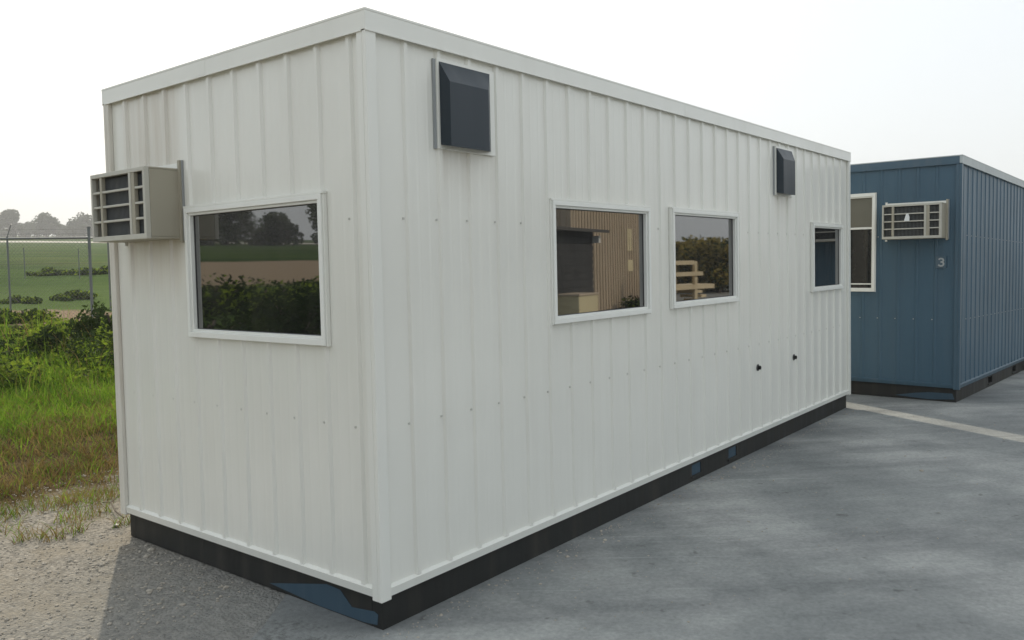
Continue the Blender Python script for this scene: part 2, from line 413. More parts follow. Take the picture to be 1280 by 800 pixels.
def make_ac(parent, T, u0, flip=False, badge=False):
    """window air conditioner seen from outside; T maps (u,z,n); unit spans u0..u0+.63, z 1.88..2.28, sticks out .215"""
    W, z0, z1, D = .63, 1.88, 2.28, .215
    X = lambda f: u0+W*(1-f) if flip else u0+W*f      # f = 0 at the viewer's left
    mb = MB(); t = .012
    def bx(fa, fb, za, zb, na, nb, mat): mb.box((X(fa), za, na), (X(fb), zb, nb), mat, T)
    bx(0, 1, z1-t, z1, .001, D-.0225, 'beige'); bx(0, 1, z0, z0+t, .001, D-.0225, 'beige')
    bx(0, .02, z0+t, z1-t, .001, D-.0225, 'beige'); bx(.98, 1, z0+t, z1-t, .001, D-.0225, 'beige')
    case = mb.build('air_conditioner', parent, bevel=.004)
    mb = MB(); bx(.03, .97, z0+.03, z1-.03, D-.05, D-.035, 'coil')
    for k in range(40):
        f = .04+.92*k/40; bx(f, f+.006, z0+.03, z1-.03, D-.035, D-.030, 'galv')
    mb.build('condenser_coil', case)
    mb = MB(); n0, n1 = D-.022, D+.006
    H = z1-z0
    bx(0, 1, z1-.024, z1-.001, n0, n1, 'louvre'); bx(0, 1, z0+.001, z0+.030, n0, n1, 'louvre')
    for fa, fb, m_ in ((0, .026, 'louvre'), (.165, .205, 'beige'), (.715, .750, 'louvre'), (.750, .805, 'beige'), (.962, 1, 'louvre')):
        bx(fa, fb, z0+.030, z1-.024, n0, n1-(.004 if m_ == 'beige' else 0), m_)
    zs = [z0+.030+(z1-.024-z0-.030)*k/4 for k in range(5)]
    for k in (1, 2, 3):
        for fa, fb in ((.026, .165), (.205, .715), (.805, .962)): bx(fa, fb, zs[k]-.0065, zs[k]+.0065, n0+.002, n1-.006, 'louvre')
    mb.build('grille', case, bevel=.002)
    mb = MB(); bx(-.035, -.001, z0-.02, z1+.045, .001, .022, 'white_trim'); bx(1.001, 1.035, z0-.02, z1+.045, .001, .022, 'beige')
    bx(-.001, 1.001, z1+.001, z1+.03, .001, .020, 'white_trim')
    bx(1.036, 1.050, z0-.01, z1+.045, .001, .011, 'flash')
    mb.build('mounting_flange', case)
    if badge:
        mb = MB(); zz = zs[2]
        P = [(.385, zz), (.475, zz), (.475, zz+.045), (.455, zz+.085), (.42, zz+.085), (.395, zz+.03)]
        a = [(X(f), z, n1+.001) for f, z in P]; c = [(X(f), z, n1+.006) for f, z in P]
        mb.poly(c, 'sign', T); mb.poly(a[::-1], 'sign', T)
        for i in range(len(P)): j = (i+1) % len(P); mb.poly([a[i], a[j], c[j], c[i]], 'sign', T)
        mb.build('badge', case)
    return case
def make_hood(parent, T, u):
    mb = MB()
    a0, a1, b0, b1 = u-.004, u+.385, u+.004, u+.300; zt, zf, zb = 2.692, 2.588, 2.288; d = .085
    Pw = [(a0, zb, .024), (a1, zb, .024), (a1, zt, .024), (a0, zt, .024)]
    Pf = [(b0, zb-.012, d), (b1, zb-.012, d), (b1, zf, d), (b0, zf, d)]
    mb.poly([Pf[0], Pf[1], Pf[2], Pf[3]], 'hood', T)
    mb.poly([Pf[3], Pf[2], Pw[2], Pw[3]], 'hood', T)
    mb.poly([Pw[0], Pf[0], Pf[3], Pw[3]], 'hood', T)
    mb.poly([Pf[1], Pw[1], Pw[2], Pf[2]], 'hood', T)
    mb.poly([Pw[0], Pw[1], Pf[1], Pf[0]], 'black', T)
    h = mb.build('vent_hood', parent, bevel=.004)
    mb = MB()
    mb.box((u-.018, zb-.02, .001), (u+.425, zt+.016, .022), 'white_trim', T)
    mb.build('back_plate', h, bevel=.002)
    mb = MB(); mb.box((u-.034, zb-.02, .001), (u-.0185, zt+.012, .012), 'flash', T); mb.build('side_flashing', h)
    return h

W, L = 2.379, 7.130
Z0, Z1, Z2 = .1625, 2.7507, 2.8475
def make_office(name, loc, rot, mats, H, L, W, end_open, side_open, rib_end, rib_side, fascia_mats, zb=Z0):
    """near corner at the origin; end wall along +Y facing -X, side wall along +X facing -Y"""
    wm, tm = mats; Z1_, Z2_ = Z1*H, Z2*H
    root = empty(name, loc, rot)
    Te = wall_T((0, W, 0), (0, -1, 0), (-1, 0, 0)); Ts = wall_T((0, 0, 0), (1, 0, 0), (0, -1, 0))
    Tr = wall_T((L, 0, 0), (0, 1, 0), (1, 0, 0)); Tb = wall_T((L, W, 0), (-1, 0, 0), (0, 1, 0))
    er = [W-r for r in rib_end][::-1]
    for T, ln, ribs, op in ((Te, W, er, end_open), (Ts, L, rib_side, side_open), (Tr, W, er, []), (Tb, L, rib_side, [])):
        mb = MB(); ribbed_wall(mb, T, ln, zb+.045, Z1_+.01, ribs, op, wm, screws=(.945, 1.92), h=.0145 if wm == 'white' else .009)
        mb.build('wall', root)
    # corner trims: L-section covers
    mb = MB()
    def corner(x, y, sx, sy, mat, za=zb-.012):
        t, a = .026, .038
        mb.box((x-sx*t, y-sy*t, za), (x+sx*a, y, Z1_), mat); mb.box((x-sx*t, y, za), (x, y+sy*a, Z1_), mat)
    for (x, y, sx, sy, mt) in ((0, 0, 1, 1, tm), (L, 0, -1, 1, tm), (0, W, 1, -1, 'brown_edge' if tm == 'white_trim' else tm), (L, W, -1, -1, tm)):
        mb = MB(); corner(x, y, sx, sy, mt); mb.build('corner_trim', root, bevel=.004)
    # base flashing: sloped ledge
    mb = MB()
    for T, ln in ((Te, W), (Ts, L), (Tr, W), (Tb, L)):
        a, b = .039, ln-.039
        mb.poly([(a, zb, .015), (b, zb, .015), (b, zb+.040, .0215), (a, zb+.040, .0215)], tm, T)
        mb.poly([(a, zb+.040, .0215), (b, zb+.040, .0215), (b, zb+.052, -.004), (a, zb+.052, -.004)], tm, T)
        mb.poly([(a, zb, -.03), (b, zb, -.03), (b, zb, .015), (a, zb, .015)], tm, T)
    mb.build('base_trim', root)
    # fascia boards, one per side, with drip edge
    for T, ln, fm in ((Te, W, fascia_mats[0]), (Ts, L, fascia_mats[1]), (Tr, W, fascia_mats[0]), (Tb, L, fascia_mats[1])):
        mb = MB(); e = .029
        ext = 0.0295 if T in (Ts, Tb) else 0.0
        mb.box((-ext, Z1_+.003, .0), (ln+ext, Z2_-.012, e), fm, T)
        mb.box((-ext, Z1_-.004, e-.004), (ln+ext, Z1_+.003, e+.003), fm, T)
        if T in (Ts, Te):
            j = ln*.435
            mb.box((j, Z1_+.004, e), (j+.10, Z2_-.013, e+.0015), fm, T)
        mb.build('fascia', root, bevel=.002)
    mb = MB(); mb.box((-.0305, -.0305, Z2_-.0118), (L+.0305, W+.0305, Z2_), fascia_mats[2])
    mb.poly([(.1, .1, Z2_+.002), (L-.1, .1, Z2_+.002), (L-.1, W/2, Z2_+.008), (.1, W/2, Z2_+.008)], 'roof')
    mb.poly([(.1, W/2, Z2_+.008), (L-.1, W/2, Z2_+.008), (L-.1, W-.1, Z2_+.002), (.1, W-.1, Z2_+.002)], 'roof')
    mb.build('roof', root, bevel=.002)
    mb = MB(); mb.box((.06, .06, zb+.02), (L-.06, W-.06, zb+.03), 'black'); mb.build('floor', root)
    # skid: welded channels with forklift pockets
    ins = .015
    mb = MB()
    pk = [(3.24, 3.40), (3.92, 4.08)] if L < 8 else [(1.70, 1.95), (3.3, 3.55)]
    for yy, s in ((ins, 1), (W-ins, -1)):
        xs = [ins]+[v for p in pk for v in p]+[L-ins]
        for i in range(0, len(xs), 2): mb.box((xs[i], yy, 0), (xs[i+1], yy+s*.07, zb-.001), 'skid')
        for p in pk:
            mb.box((p[0], yy, 0), (p[1], yy+s*.07, .045), 'skid'); mb.box((p[0], yy, zb-.035), (p[1], yy+s*.07, zb-.001), 'skid')
            mb.box((p[0]-.02, yy-s*.010, .028), (p[1]+.02, yy, .044), 'skid')
    for xx in (ins, L-ins-.07):
        mb.box((xx, ins+.071, 0), (xx+.07, W-ins-.071, zb-.001), 'skid')
    for yy, s in ((ins, 1), (W-ins, -1)): mb.box((ins, yy-s*.005, zb-.020), (L-ins, yy, zb-.0015), 'skid')
    mb.box((ins-.005, ins, zb-.020), (ins, W-ins, zb-.0015), 'skid')
    sk = mb.build('skid', root, bevel=.003)
    return root, Te, Ts, sk, pk

eo = .1128; so_ = .2392
rib_end = [eo+.2286*k for k in range(10)]
rib_side = [so_+.2286*k-.002 for k in range(31) if so_+.2286*k < L-.06]
WE = [(W-1.507, W-.311, 1.323, 2.047)]
WS = [(1.392, 2.553, 1.337, 2.057), (2.890, 4.052, 1.348, 2.066), (5.905, 6.872, 1.352, 2.034)]
office, Te, Ts, sk, pk = make_office('portable_office', (0, 0, .004), None, ('white', 'white_trim'), 1.0, L, W, WE, WS, rib_end, rib_side, ('white_trim', 'white_trim', 'white_trim'))
tag(office, 'long white ribbed metal portable office on a black steel skid, nearest the camera', 'portable office')
for i, o in enumerate(WE): make_window(office, Te, *o, label='wide window reflecting the fields in the end wall')
for i, o in enumerate(WS): make_window(office, Ts, *o, label=['long-side window nearest the corner, reflecting a tan shed', 'middle window of the long side, reflecting trees', 'far small window of the long side, reflecting the blue building'][i])
make_ac(office, Te, W-2.205)
make_hood(office, Ts, .459); make_hood(office, Ts, .459+4.478)
for (x, z) in ((4.514, .741), (5.41, .742)):
    mb = MB(); mb.bar((x, z, .0), (x, z, .028), .017, 'black', Ts, 8); mb.bar((x, z, 0), (x, z, .006), .030, 'gasket', Ts, 10); mb.build('pipe_outlet', office)
def flat_patch(pts, T, parent, n=.0):
    mb = MB(); a = [(u, z, n+.0005) for u, z in pts]; c = [(u, z, n+.002) for u, z in pts]
    mb.poly(c, 'patch', T)
    for i in range(len(pts)): j = (i+1) % len(pts); mb.poly([a[i], a[j], c[j], c[i]], 'patch', T)
    o = mb.build('blue_patch', parent); o['label'] = 'flat blue patch on the black skid'
flat_patch([(W-y, z) for y, z in ((.884, .028), (.414, .131), (.312, .126), (.228, .060), (.069, .078), (.044, .068), (.052, .018), (.144, .008), (.47, .006))], Te, sk, -.0150)
for (a, b_) in pk:
    mb = MB(); mb.box((a, .046, -.07), (b_, .126, -.022), 'patch', Ts); o = mb.build('pocket_fill', sk); o['label'] = 'flat blue fill in a forklift pocket'

# blue building
BP = dict(H=.989, L=9.75, W=2.12)
BWop = [(BP['W']-1.70, BP['W']-.90, 1.262, 2.437)]
rib_b = [.238+.2*k for k in range(10)]; rib_bs = [.16+.2286*k for k in range(41) if .16+.2286*k < 9.69]
blue, Tbe, Tbs, bsk, bpk = make_office('portable_office', (8.082, -.915, .004), None, ('blue', 'blue_trim'), BP['H'], BP['L'], BP['W'], BWop, [], rib_b, rib_bs, ('blue_trim', 'grey_trim', 'grey_trim'))
c_, s_ = cos(-.0397), sin(-.0397)
Rm = Matrix.Rotation(-.0397, 3, 'Z') @ Matrix.Rotation(.0052, 3, 'X') @ Matrix.Rotation(.0195, 3, 'Y')
blue.rotation_euler = Rm.to_euler()
tag(blue, 'slate blue ribbed metal portable office standing behind the white one', 'portable office')
make_window(blue, Tbe, *BWop[0], split=2.03, label='tall white-framed sash window with a tan blind')
make_ac(blue, Tbe, BP['W']-.765, badge=True)
# number 3 on the blue end wall
mb = MB(); cx, cz, hh, ww = BP['W']-.180, 1.608, .105, .078
def stroke(p, q, t=.011): mb.bar((p[0], p[1], .022), (q[0], q[1], .022), t, 'sign', Tbe, 6)
def seg(fx, fz): return (cx+ww*fx, cz+hh*fz)
arc = []
for k in range(9): a = R(150-240*k/8); arc.append((cx+cos(a)*.025, cz+.021+sin(a)*.020))
arc2 = []
for k in range(9): a = R(90-240*k/8); arc2.append((cx+cos(a)*.028, cz-.021+sin(a)*.023))
def ribbon(pts, w_):
    n = len(pts)
    for (p, q) in zip(pts, pts[1:]):
        d = Vector((q[0]-p[0], q[1]-p[1])); nn = Vector((-d.y, d.x)).normalized()*w_/2; e = d.normalized()*w_*.22
        P = [(p[0]-e.x+nn.x, p[1]-e.y+nn.y), (q[0]+e.x+nn.x, q[1]+e.y+nn.y), (q[0]+e.x-nn.x, q[1]+e.y-nn.y), (p[0]-e.x-nn.x, p[1]-e.y-nn.y)]
        mb.poly([(u, z, .0195+.0002*len(mb.f)) for u, z in P][::-1], 'decal', Tbe)
ribbon(arc, .017); ribbon(arc2, .017)
mb.build('unit_number', blue)['label'] = 'small white number 3'
mb = MB(); mb.box((cx-.055, cz-.068, .0), (cx+.055, cz+.068, .0185), 'blue_trim', Tbe); mb.build('number_plate', blue)
flat_patch([(BP['W']-y, z) for y, z in ((.669, .03), (.45, .075), (.30, .095), (.052, .100), (.030, .034), (.302, .012))], Tbe, bsk, -.0150)
# low step at its side door
mb = MB(); stx = 8.082+4.15
mb.box((0, -.02, 0), (1.3, -.50, .12), 'lumber'); mb.box((-.02, .0, .122), (1.32, -.53, .165), 'grey_trim')
st = mb.build('door_step', None, bevel=.004); st.location = (12.25, -1.19, gz(12.2, -1.3)); st.rotation_euler = (0, 0, -.0397)
tag(st, 'low step with a pale top against the side of the blue building', 'step')
door = MB()

# ------------------------------------------------------------------ things behind the camera, seen in the panes
def shed():
    root = empty('metal_shed', (24.3, -15.15, gz(24, -15)), (0, 0, R(-10.2)))
    tag(root, 'tall tan corrugated metal shed with cream wall panels, reflected in the long-side window', 'shed')
    mb = MB(); T = wall_T((0, 0, 0), (1, 0, 0), (0, 1, 0)); ln = 8.8; H_ = 5.2
    ribs = [.2+.3*k for k in range(29)]
    ribbed_wall(mb, T, ln, 0, H_, ribs, [(6.2, 6.9, 2.5, 3.5), (6.2, 6.9, 1.6, 2.1)], 'tan', pitch=.3, h=.05)
    T2 = wall_T((0, 0, 0), (0, -1, 0), (-1, 0, 0)); ribbed_wall(mb, T2, 10, 0, H_, [.2+.3*k for k in range(32)], [], 'tan', pitch=.3, h=.05)
    T3 = wall_T((ln, 0, 0), (0, -1, 0), (1, 0, 0)); ribbed_wall(mb, T3, 10, 0, H_, [.2+.3*k for k in range(32)], [], 'tan', pitch=.3, h=.05)
    T4 = wall_T((0, -10, 0), (1, 0, 0), (0, -1, 0)); ribbed_wall(mb, T4, ln, 0, H_, ribs, [], 'tan', pitch=.3, h=.05)
    mb.build('wall', root)
    mb = MB(); mb.box((6.2, -.05, 2.5), (6.9, .03, 3.5), 'cream'); mb.build('wall_panel', root)
    mb = MB(); mb.box((6.2, -.05, 1.6), (6.9, .03, 2.1), 'cream'); mb.build('wall_panel', root)
    mb = MB()
    mb.poly([(-.3, .3, H_), (ln+.3, .3, H_), (ln+.3, -5, H_+1.1), (-.3, -5, H_+1.1)], 'grey_trim'); mb.poly([(-.3, -10.3, H_), (ln+.3, -10.3, H_), (ln+.3, -5, H_+1.1), (-.3, -5, H_+1.1)], 'grey_trim')
    mb.build('roof', root)
shed()
def dark_hut():
    root = empty('site_hut', (16.8, -11.85, gz(17, -12)), (0, 0, R(-12)))
    tag(root, 'dark charcoal lap-sided hut beside the tan shed, reflected at the edge of the window', 'hut')
    mb = MB(); Lh = 5.9
    mb.box((0, 0, .1), (Lh, -4, 3.0), 'charcoal')
    for k in range(12): mb.box((-.012, .02, .12+.24*k), (Lh+.012, -4.0, .30+.24*k), 'charcoal')
    mb.build('wall', root)
    mb = MB(); mb.poly([(-.4, .5, 3.0), (Lh+.35, .5, 3.0), (Lh+.35, -4.3, 3.5), (-.4, -4.3, 3.5)], 'charcoal')
    mb.box((-.4, .46, 2.9), (Lh+.35, .5, 3.0), 'gasket'); mb.build('roof', root)
    mb = MB(); mb.box((Lh-.05, .02, 2.55), (Lh+.12, .25, 2.8), 'sign'); mb.build('wall_lamp', root)
    mb = MB(); mb.box((0, .9, 0), (1.1, .4, .05), 'lumber'); 
    c = MB(); c.box((0, 0, 0), (1.5, .8, .9), 'cream'); c.box((-.03, -.03, .9), (1.53, .83, .96), 'tan'); c.box((.1, .801, .1), (1.4, .83, .2), 'lumber')
    o = c.build('storage_crate', None, bevel=.01); o.location = (18.2, -11.7, gz(18, -11)); o.rotation_euler = (0, 0, R(-10))
    tag(o, 'tan storage crate with a lid in front of the dark hut', 'crate')
dark_hut()
def landing():
    root = empty('wooden_steps', (30.0, -13.9, gz(30, -14)), (0, 0, R(12)))
    tag(root, 'new timber landing and steps with handrails beyond the tan shed', 'steps')
    for (x, y) in ((0, 0), (1.5, 0), (0, -1.2), (1.5, -1.2)):
        mb = MB(); mb.box((x, y, 0), (x+.18, y+.14, 2.1), 'lumber'); mb.build('post', root)
    mb = MB(); mb.box((-.1, -1.3, .86), (2.9, .15, 1.06), 'lumber'); mb.build('deck', root)
    mb = MB()
    for z in (1.45, 1.95): mb.box((-.3, .141, z), (2.0-(z-1.45)*1.2, .20, z+.18), 'lumber')
    mb.build('handrail', root)
    for k in range(4):
        mb = MB(); mb.box((1.7+.28*k, -1.1, .68-.2*k), (2.05+.28*k, .1, .80-.2*k), 'lumber'); mb.build('tread', root)
landing()

# ------------------------------------------------------------------ vegetation
def leaf_mat(name, c0, c1, trans=.35, rough=.6):
    m = bpy.data.materials.new(name); m.use_nodes = True; t = m.node_tree; b = t.nodes['Principled BSDF']
    o = t.nodes['Material Output']
    tc = t.nodes.new('ShaderNodeTexCoord'); n = N(t, 'ShaderNodeTexNoise', Scale=2.2, Detail=4.0); t.links.new(tc.outputs['Object'], n.inputs['Vector'])
    n2 = N(t, 'ShaderNodeTexNoise', Scale=25.0, Detail=2.0); t.links.new(tc.outputs['Object'], n2.inputs['Vector'])
    mx_ = mixc(t, .5, n.outputs[0], n2.outputs[0])
    c = ramp(t, mx_, [(.38, c0), (.62, c1)]).outputs[0]
    t.links.new(c, b.inputs['Base Color']); b.inputs['Roughness'].default_value = .85; b.inputs['Specular IOR Level'].default_value = .08
    tr = t.nodes.new('ShaderNodeBsdfTranslucent'); t.links.new(mixc(t, 1.0, c, (1.35, 1.35, .8), 'MULTIPLY'), tr.inputs[0])
    ms = t.nodes.new('ShaderNodeMixShader'); ms.inputs[0].default_value = trans
    t.links.new(b.outputs[0], ms.inputs[1]); t.links.new(tr.outputs[0], ms.inputs[2]); t.links.new(ms.outputs[0], o.inputs[0])
    MAT[name] = m
leaf_mat('green_blades', (.065, .135, .016), (.18, .285, .045), .5)
leaf_mat('dry_blades', (.085, .060, .028), (.28, .21, .10), .3)
leaf_mat('weed_leaves', (.035, .070, .012), (.21, .28, .045), .5)
leaf_mat('dark_leaves', (.018, .032, .012), (.045, .07, .022), .25)
leaf_mat('tree_leaves', (.030, .050, .020), (.070, .095, .036), .25)
leaf_mat('olive_leaves', (.20, .17, .06), (.42, .33, .12), .4)
MAT['bark'] = painted('bark', (.10, .08, .06), .9, .2)
MAT['pebble'] = painted('pale_pebble', (.36, .33, .28), .9, .25, streak=False)

def quads_object(name, verts, mats, midx, smooth=False, k=4):
    """verts (n,k,3)"""
    n = len(verts); me = bpy.data.meshes.new(name)
    me.vertices.add(n*k); me.vertices.foreach_set('co', verts.reshape(-1).astype(np.float32))
    me.loops.add(n*k); me.loops.foreach_set('vertex_index', np.arange(n*k, dtype=np.int32))
    me.polygons.add(n); me.polygons.foreach_set('loop_start', np.arange(0, n*k, k, dtype=np.int32)); me.polygons.foreach_set('loop_total', np.full(n, k, dtype=np.int32))
    for m in mats: me.materials.append(MAT[m])
    me.polygons.foreach_set('material_index', midx.astype(np.int32)); me.update(calc_edges=True)
    o = bpy.data.objects.new(name, me); COL.objects.link(o); return o
def blades(xy, h, wd, lean=.35):
    n = len(xy); base = np.array([[x, y, gz(x, y)-.01] for x, y in xy]); a = rng.uniform(0, 2*pi, n)
    w_ = np.stack([np.cos(a), np.sin(a), np.zeros(n)], 1)*wd[:, None]/2
    b = rng.uniform(0, 2*pi, n); ln = h*lean*rng.uniform(.2, 1.6, n)
    top = base+np.stack([np.cos(b)*ln, np.sin(b)*ln, h], 1); mid = base+np.stack([np.cos(b)*ln*.35, np.sin(b)*ln*.35, h*.6], 1)
    q = np.stack([base-w_, base+w_, mid+w_*.7, mid-w_*.7], 1); t = np.stack([mid-w_*.7, mid+w_*.7, top+w_*.12, top-w_*.12], 1)
    return np.concatenate([q, t], 0)
def wedge(n, y0, y1, pad=2.5, dens=None):
    out = []
    while len(out) < n:
        y = rng.uniform(y0, y1); d = y+2.82
        xa = -2.6+d/math.tan(R(71))-pad; xb = -2.6+d/math.tan(R(58))+pad*.6
        x = rng.uniform(xa, xb)
        if dens is None or rng.random() < dens(x, y): out.append((x, y))
    return np.array(out)
def nn(x, y, s, o=0): return noise.noise(Vector((x*s, y*s, o)))*.5+.5
# dry grass at the edge of the gravel
def dens_dry(x, y):
    return (.15+1.1*sstep(.35, .6, nn(x, y, 2.6, 31)))*sstep(3.5, 4.4, y+1.4*(nn(x, y, .8)-.5))*(1-.8*sstep(5.6, 7.0, y))*(.25+.75*nn(x, y, 1.5, 4))
xy = wedge(30000, 3.3, 7.4, dens=dens_dry); h = rng.uniform(.03, .13, len(xy))*rng.choice([1, 1, 1, 1.7], len(xy))
q1 = blades(xy, h, rng.uniform(.005, .011, len(xy)), .9); m1 = np.where(rng.random(len(xy)) < .22, 1, 0); m1 = np.concatenate([m1, m1])
# tufts on the gravel
tuft = []
for (cx, cy, r_, k) in ((.02, 3.05, .20, 150), (-.25, 2.75, .16, 100), (.55, 3.15, .22, 80), (.2, 3.35, .25, 120), (-.6, 3.2, .3, 120), (-1.4, 3.3, .4, 150), (-.42, 2.85, .1, 60), (.35, 3.5, .3, 260), (-.1, 3.55, .3, 260), (-.5, 3.5, .3, 240), (-.9, 3.45, .3, 200), (.1, 2.62, .08, 50)):
    a = rng.uniform(0, 2*pi, k); rr = r_*np.sqrt(rng.random(k)); tuft += list(zip(cx+rr*np.cos(a), cy+rr*np.sin(a)*.6))
xy2 = np.array(tuft); h2 = rng.uniform(.03, .13, len(xy2)); q2 = blades(xy2, h2, rng.uniform(.004, .007, len(xy2)), 1.0)
m2 = np.where(rng.random(len(xy2)) < .35, 1, 0); m2 = np.concatenate([m2, m2])
o = quads_object('dry_grass', np.concatenate([q1, q2]), ['dry_blades', 'green_blades'], np.concatenate([m1, m2])); tag(o, 'dry brown grass and sparse tufts along the edge of the gravel', 'dry grass', kind='stuff')
# green grass
def dens_g(x, y): return sstep(4.9, 6.2, y+1.2*(nn(x, y, .7, 2)-.5))*(.35+.65*sstep(.3, .6, nn(x, y, 1.2, 8)))
xy = wedge(52000, 4.6, 11.5, dens=dens_g); h = rng.uniform(.06, .2, len(xy)); q = blades(xy, h, rng.uniform(.007, .014, len(xy)), .6)
mm = np.where(rng.random(len(xy)) < .1, 1, 0); o = quads_object('grass', q, ['green_blades', 'dry_blades'], np.concatenate([mm, mm])); tag(o, 'bright green uncut grass in front of the weeds', 'grass', kind='stuff')
# weeds: mounds of leaves
def leaf_cloud(centers, rad, hgt, per, size):
    out = []
    for (cx, cy), r_, hh in zip(centers, rad, hgt):
        k = int(per*max(.4, r_*hh*4)); 
        p = rng.normal(size=(k, 3)); p /= np.linalg.norm(p, axis=1)[:, None]; p *= (rng.random(k)**.45)[:, None]; p[:, 2] = np.abs(p[:, 2])
        p = p*np.array([r_, r_, hh]); p += np.array([cx, cy, gz(cx, cy)]); 
        a = rng.normal(size=(k, 3)); a[:, 2] *= .6; a /= np.linalg.norm(a, axis=1)[:, None]; b = np.cross(a, rng.normal(size=(k, 3))); b /= np.linalg.norm(b, axis=1)[:, None]
        s = rng.uniform(.6, 1.4, k)[:, None]*size
        out.append(np.stack([p-a*s, p-b*s*.45, p+a*s, p+b*s*.45], 1))
    return np.concatenate(out)
cs = wedge(420, 7.7, 14.0, pad=4); cs = [c for c in cs if nn(c[0], c[1], .6, 11) > .34]
rad = [rng.uniform(.16, .5) for c in cs]; hg = [rng.choice([.12, .22, .36, .62])*(1-.72*sstep(9.6, 12.2, c[1])) for c in cs]
q = leaf_cloud(cs, rad, hg, 420, .036)
o = quads_object('weeds', q, ['weed_leaves', 'dark_leaves'], ((rng.random(len(q)) < .15) | (np.array([nn(a[0][0], a[0][1], 1.5, 21) for a in q]) < .43)).astype(int)); tag(o, 'rank green weeds covering the bank below the fence', 'weeds', kind='stuff')  # patches of darker leaves stand in for the shaded gaps between mounds

xy = wedge(2600, 6.8, 13.5, pad=4); h = rng.uniform(.15, .6, len(xy)); q = blades(xy, h, rng.uniform(.006, .012, len(xy)), .35)
mm = np.where(rng.random(len(xy)) < .4, 1, 0); o = quads_object('tall_stalks', q, ['green_blades', 'dry_blades'], np.concatenate([mm, mm])); tag(o, 'thin tall grass stalks standing among the weeds', 'tall grass', kind='stuff')
def bush(name, x, y, r_, hh, label, mats=('dark_leaves', 'weed_leaves'), group=None, size=.06, n=1500, stretch=1.0):
    root = empty(name, (x, y, gz(x, y)))
    k = n; cl = rng.normal(size=(9, 3)); cl /= np.linalg.norm(cl, axis=1)[:, None]; cl[:, 2] = np.abs(cl[:, 2])*rng.uniform(.2, 1.1, 9)+.05; cl *= .66
    ci = rng.integers(0, 9, k); p = rng.normal(size=(k, 3)); p /= np.linalg.norm(p, axis=1)[:, None]; p = cl[ci]+p*(rng.random(k)**.5*.42)[:, None]
    p[:, 2] = np.clip(p[:, 2], .02, None); p *= np.array([r_*stretch, r_, hh])
    a = rng.normal(size=(k, 3)); a /= np.linalg.norm(a, axis=1)[:, None]; b = np.cross(a, rng.normal(size=(k, 3))); b /= np.linalg.norm(b, axis=1)[:, None]
    s = rng.uniform(.6, 1.4, k)[:, None]*size
    q = np.stack([p-a*s, p-b*s*.5, p+a*s, p+b*s*.5], 1)
    o = quads_object('foliage', q, mats, (rng.random(k) < .35).astype(int)); o.parent = root
    mb = MB()
    for i in range(5):
        a = 2*pi*i/5; mb.bar((0, 0, -.1), (cos(a)*r_*.4, sin(a)*r_*.4, hh*.6), .012+.01*r_, 'bark')
    mb.build('stem', root)
    return tag(root, label, 'bush', group)
ORD = ['leftmost', 'second', 'third', 'fourth', 'fifth', 'sixth', 'seventh', 'rightmost']
bush('bush', 4.0, 10.4, .78, .95, 'darkest dense bush beside the back edge of the white building', n=3800, mats=('dark_leaves', 'dark_leaves'), size=.045)
bush('bush', 3.0, 10.3, .5, .42, 'low dark bush in the weeds, left of the densest one', n=1500, size=.045)
bush('bush', 4.75, 16.6, .95, .42, 'green bush at the left edge of the bare dirt patch', n=2600, size=.05)
bush('bush', 7.3, 22.6, .6, .22, 'small low bush behind the bare dirt patch, left of its twin', ('dark_leaves', 'weed_leaves'), n=1200, size=.05)
bush('bush', 8.9, 22.9, .75, .25, 'small low bush behind the bare dirt patch, nearer the corner post', ('dark_leaves', 'weed_leaves'), n=1200, size=.05)
bush('bush', 5.75, 13.4, .34, .95, 'tall narrow pale green weed bush at the back edge of the white building', ('weed_leaves', 'weed_leaves'), n=1100, size=.045)
for i, (px, r_, hh) in enumerate(((50, .6, .22), (67, .8, .38), (84, .55, .30), (104, .95, .42), (122, .8, .55))):
    d_ = fwd+rt2*((px-612.9)/1043.4); t_ = (38.5+2.82)/d_.y
    bush('bush', -2.6+d_.x*t_, 38.5, r_, hh, ['leftmost', 'second', 'middle', 'fourth', 'rightmost'][i]+' dark scrub clump from the left in the line across the field', n=700, size=.08, group='scrub clumps across the field', stretch=1.2)
for i in range(5):
    bush('bush', -6-2.4*i+rng.uniform(-.5, .5), 14.0+1.0*i, 1.9, rng.uniform(.8, 1.05), ['leftmost', 'second', 'middle', 'fourth', 'rightmost'][i]+' rank hedge bush from the left reflected low in the end window', n=2200, size=.07, group='hedge bushes reflected in the end window', stretch=1.3)
for i in range(5):
    bush('bush', -3.2-2.1*i+rng.uniform(-.3, .3), 9.3+.5*i, 1.7, rng.uniform(.6, .85), ['leftmost', 'second', 'middle', 'fourth', 'rightmost'][i]+' dark low bush from the left along the bottom of the end window reflection', mats=('dark_leaves', 'dark_leaves'), n=2200, size=.07, group='low bushes in front of the reflected hedge', stretch=1.25)
bush('bush', 29.6, -15.0, 1.0, 1.1, 'round dark bush at the foot of the tan shed', n=1200, size=.09)

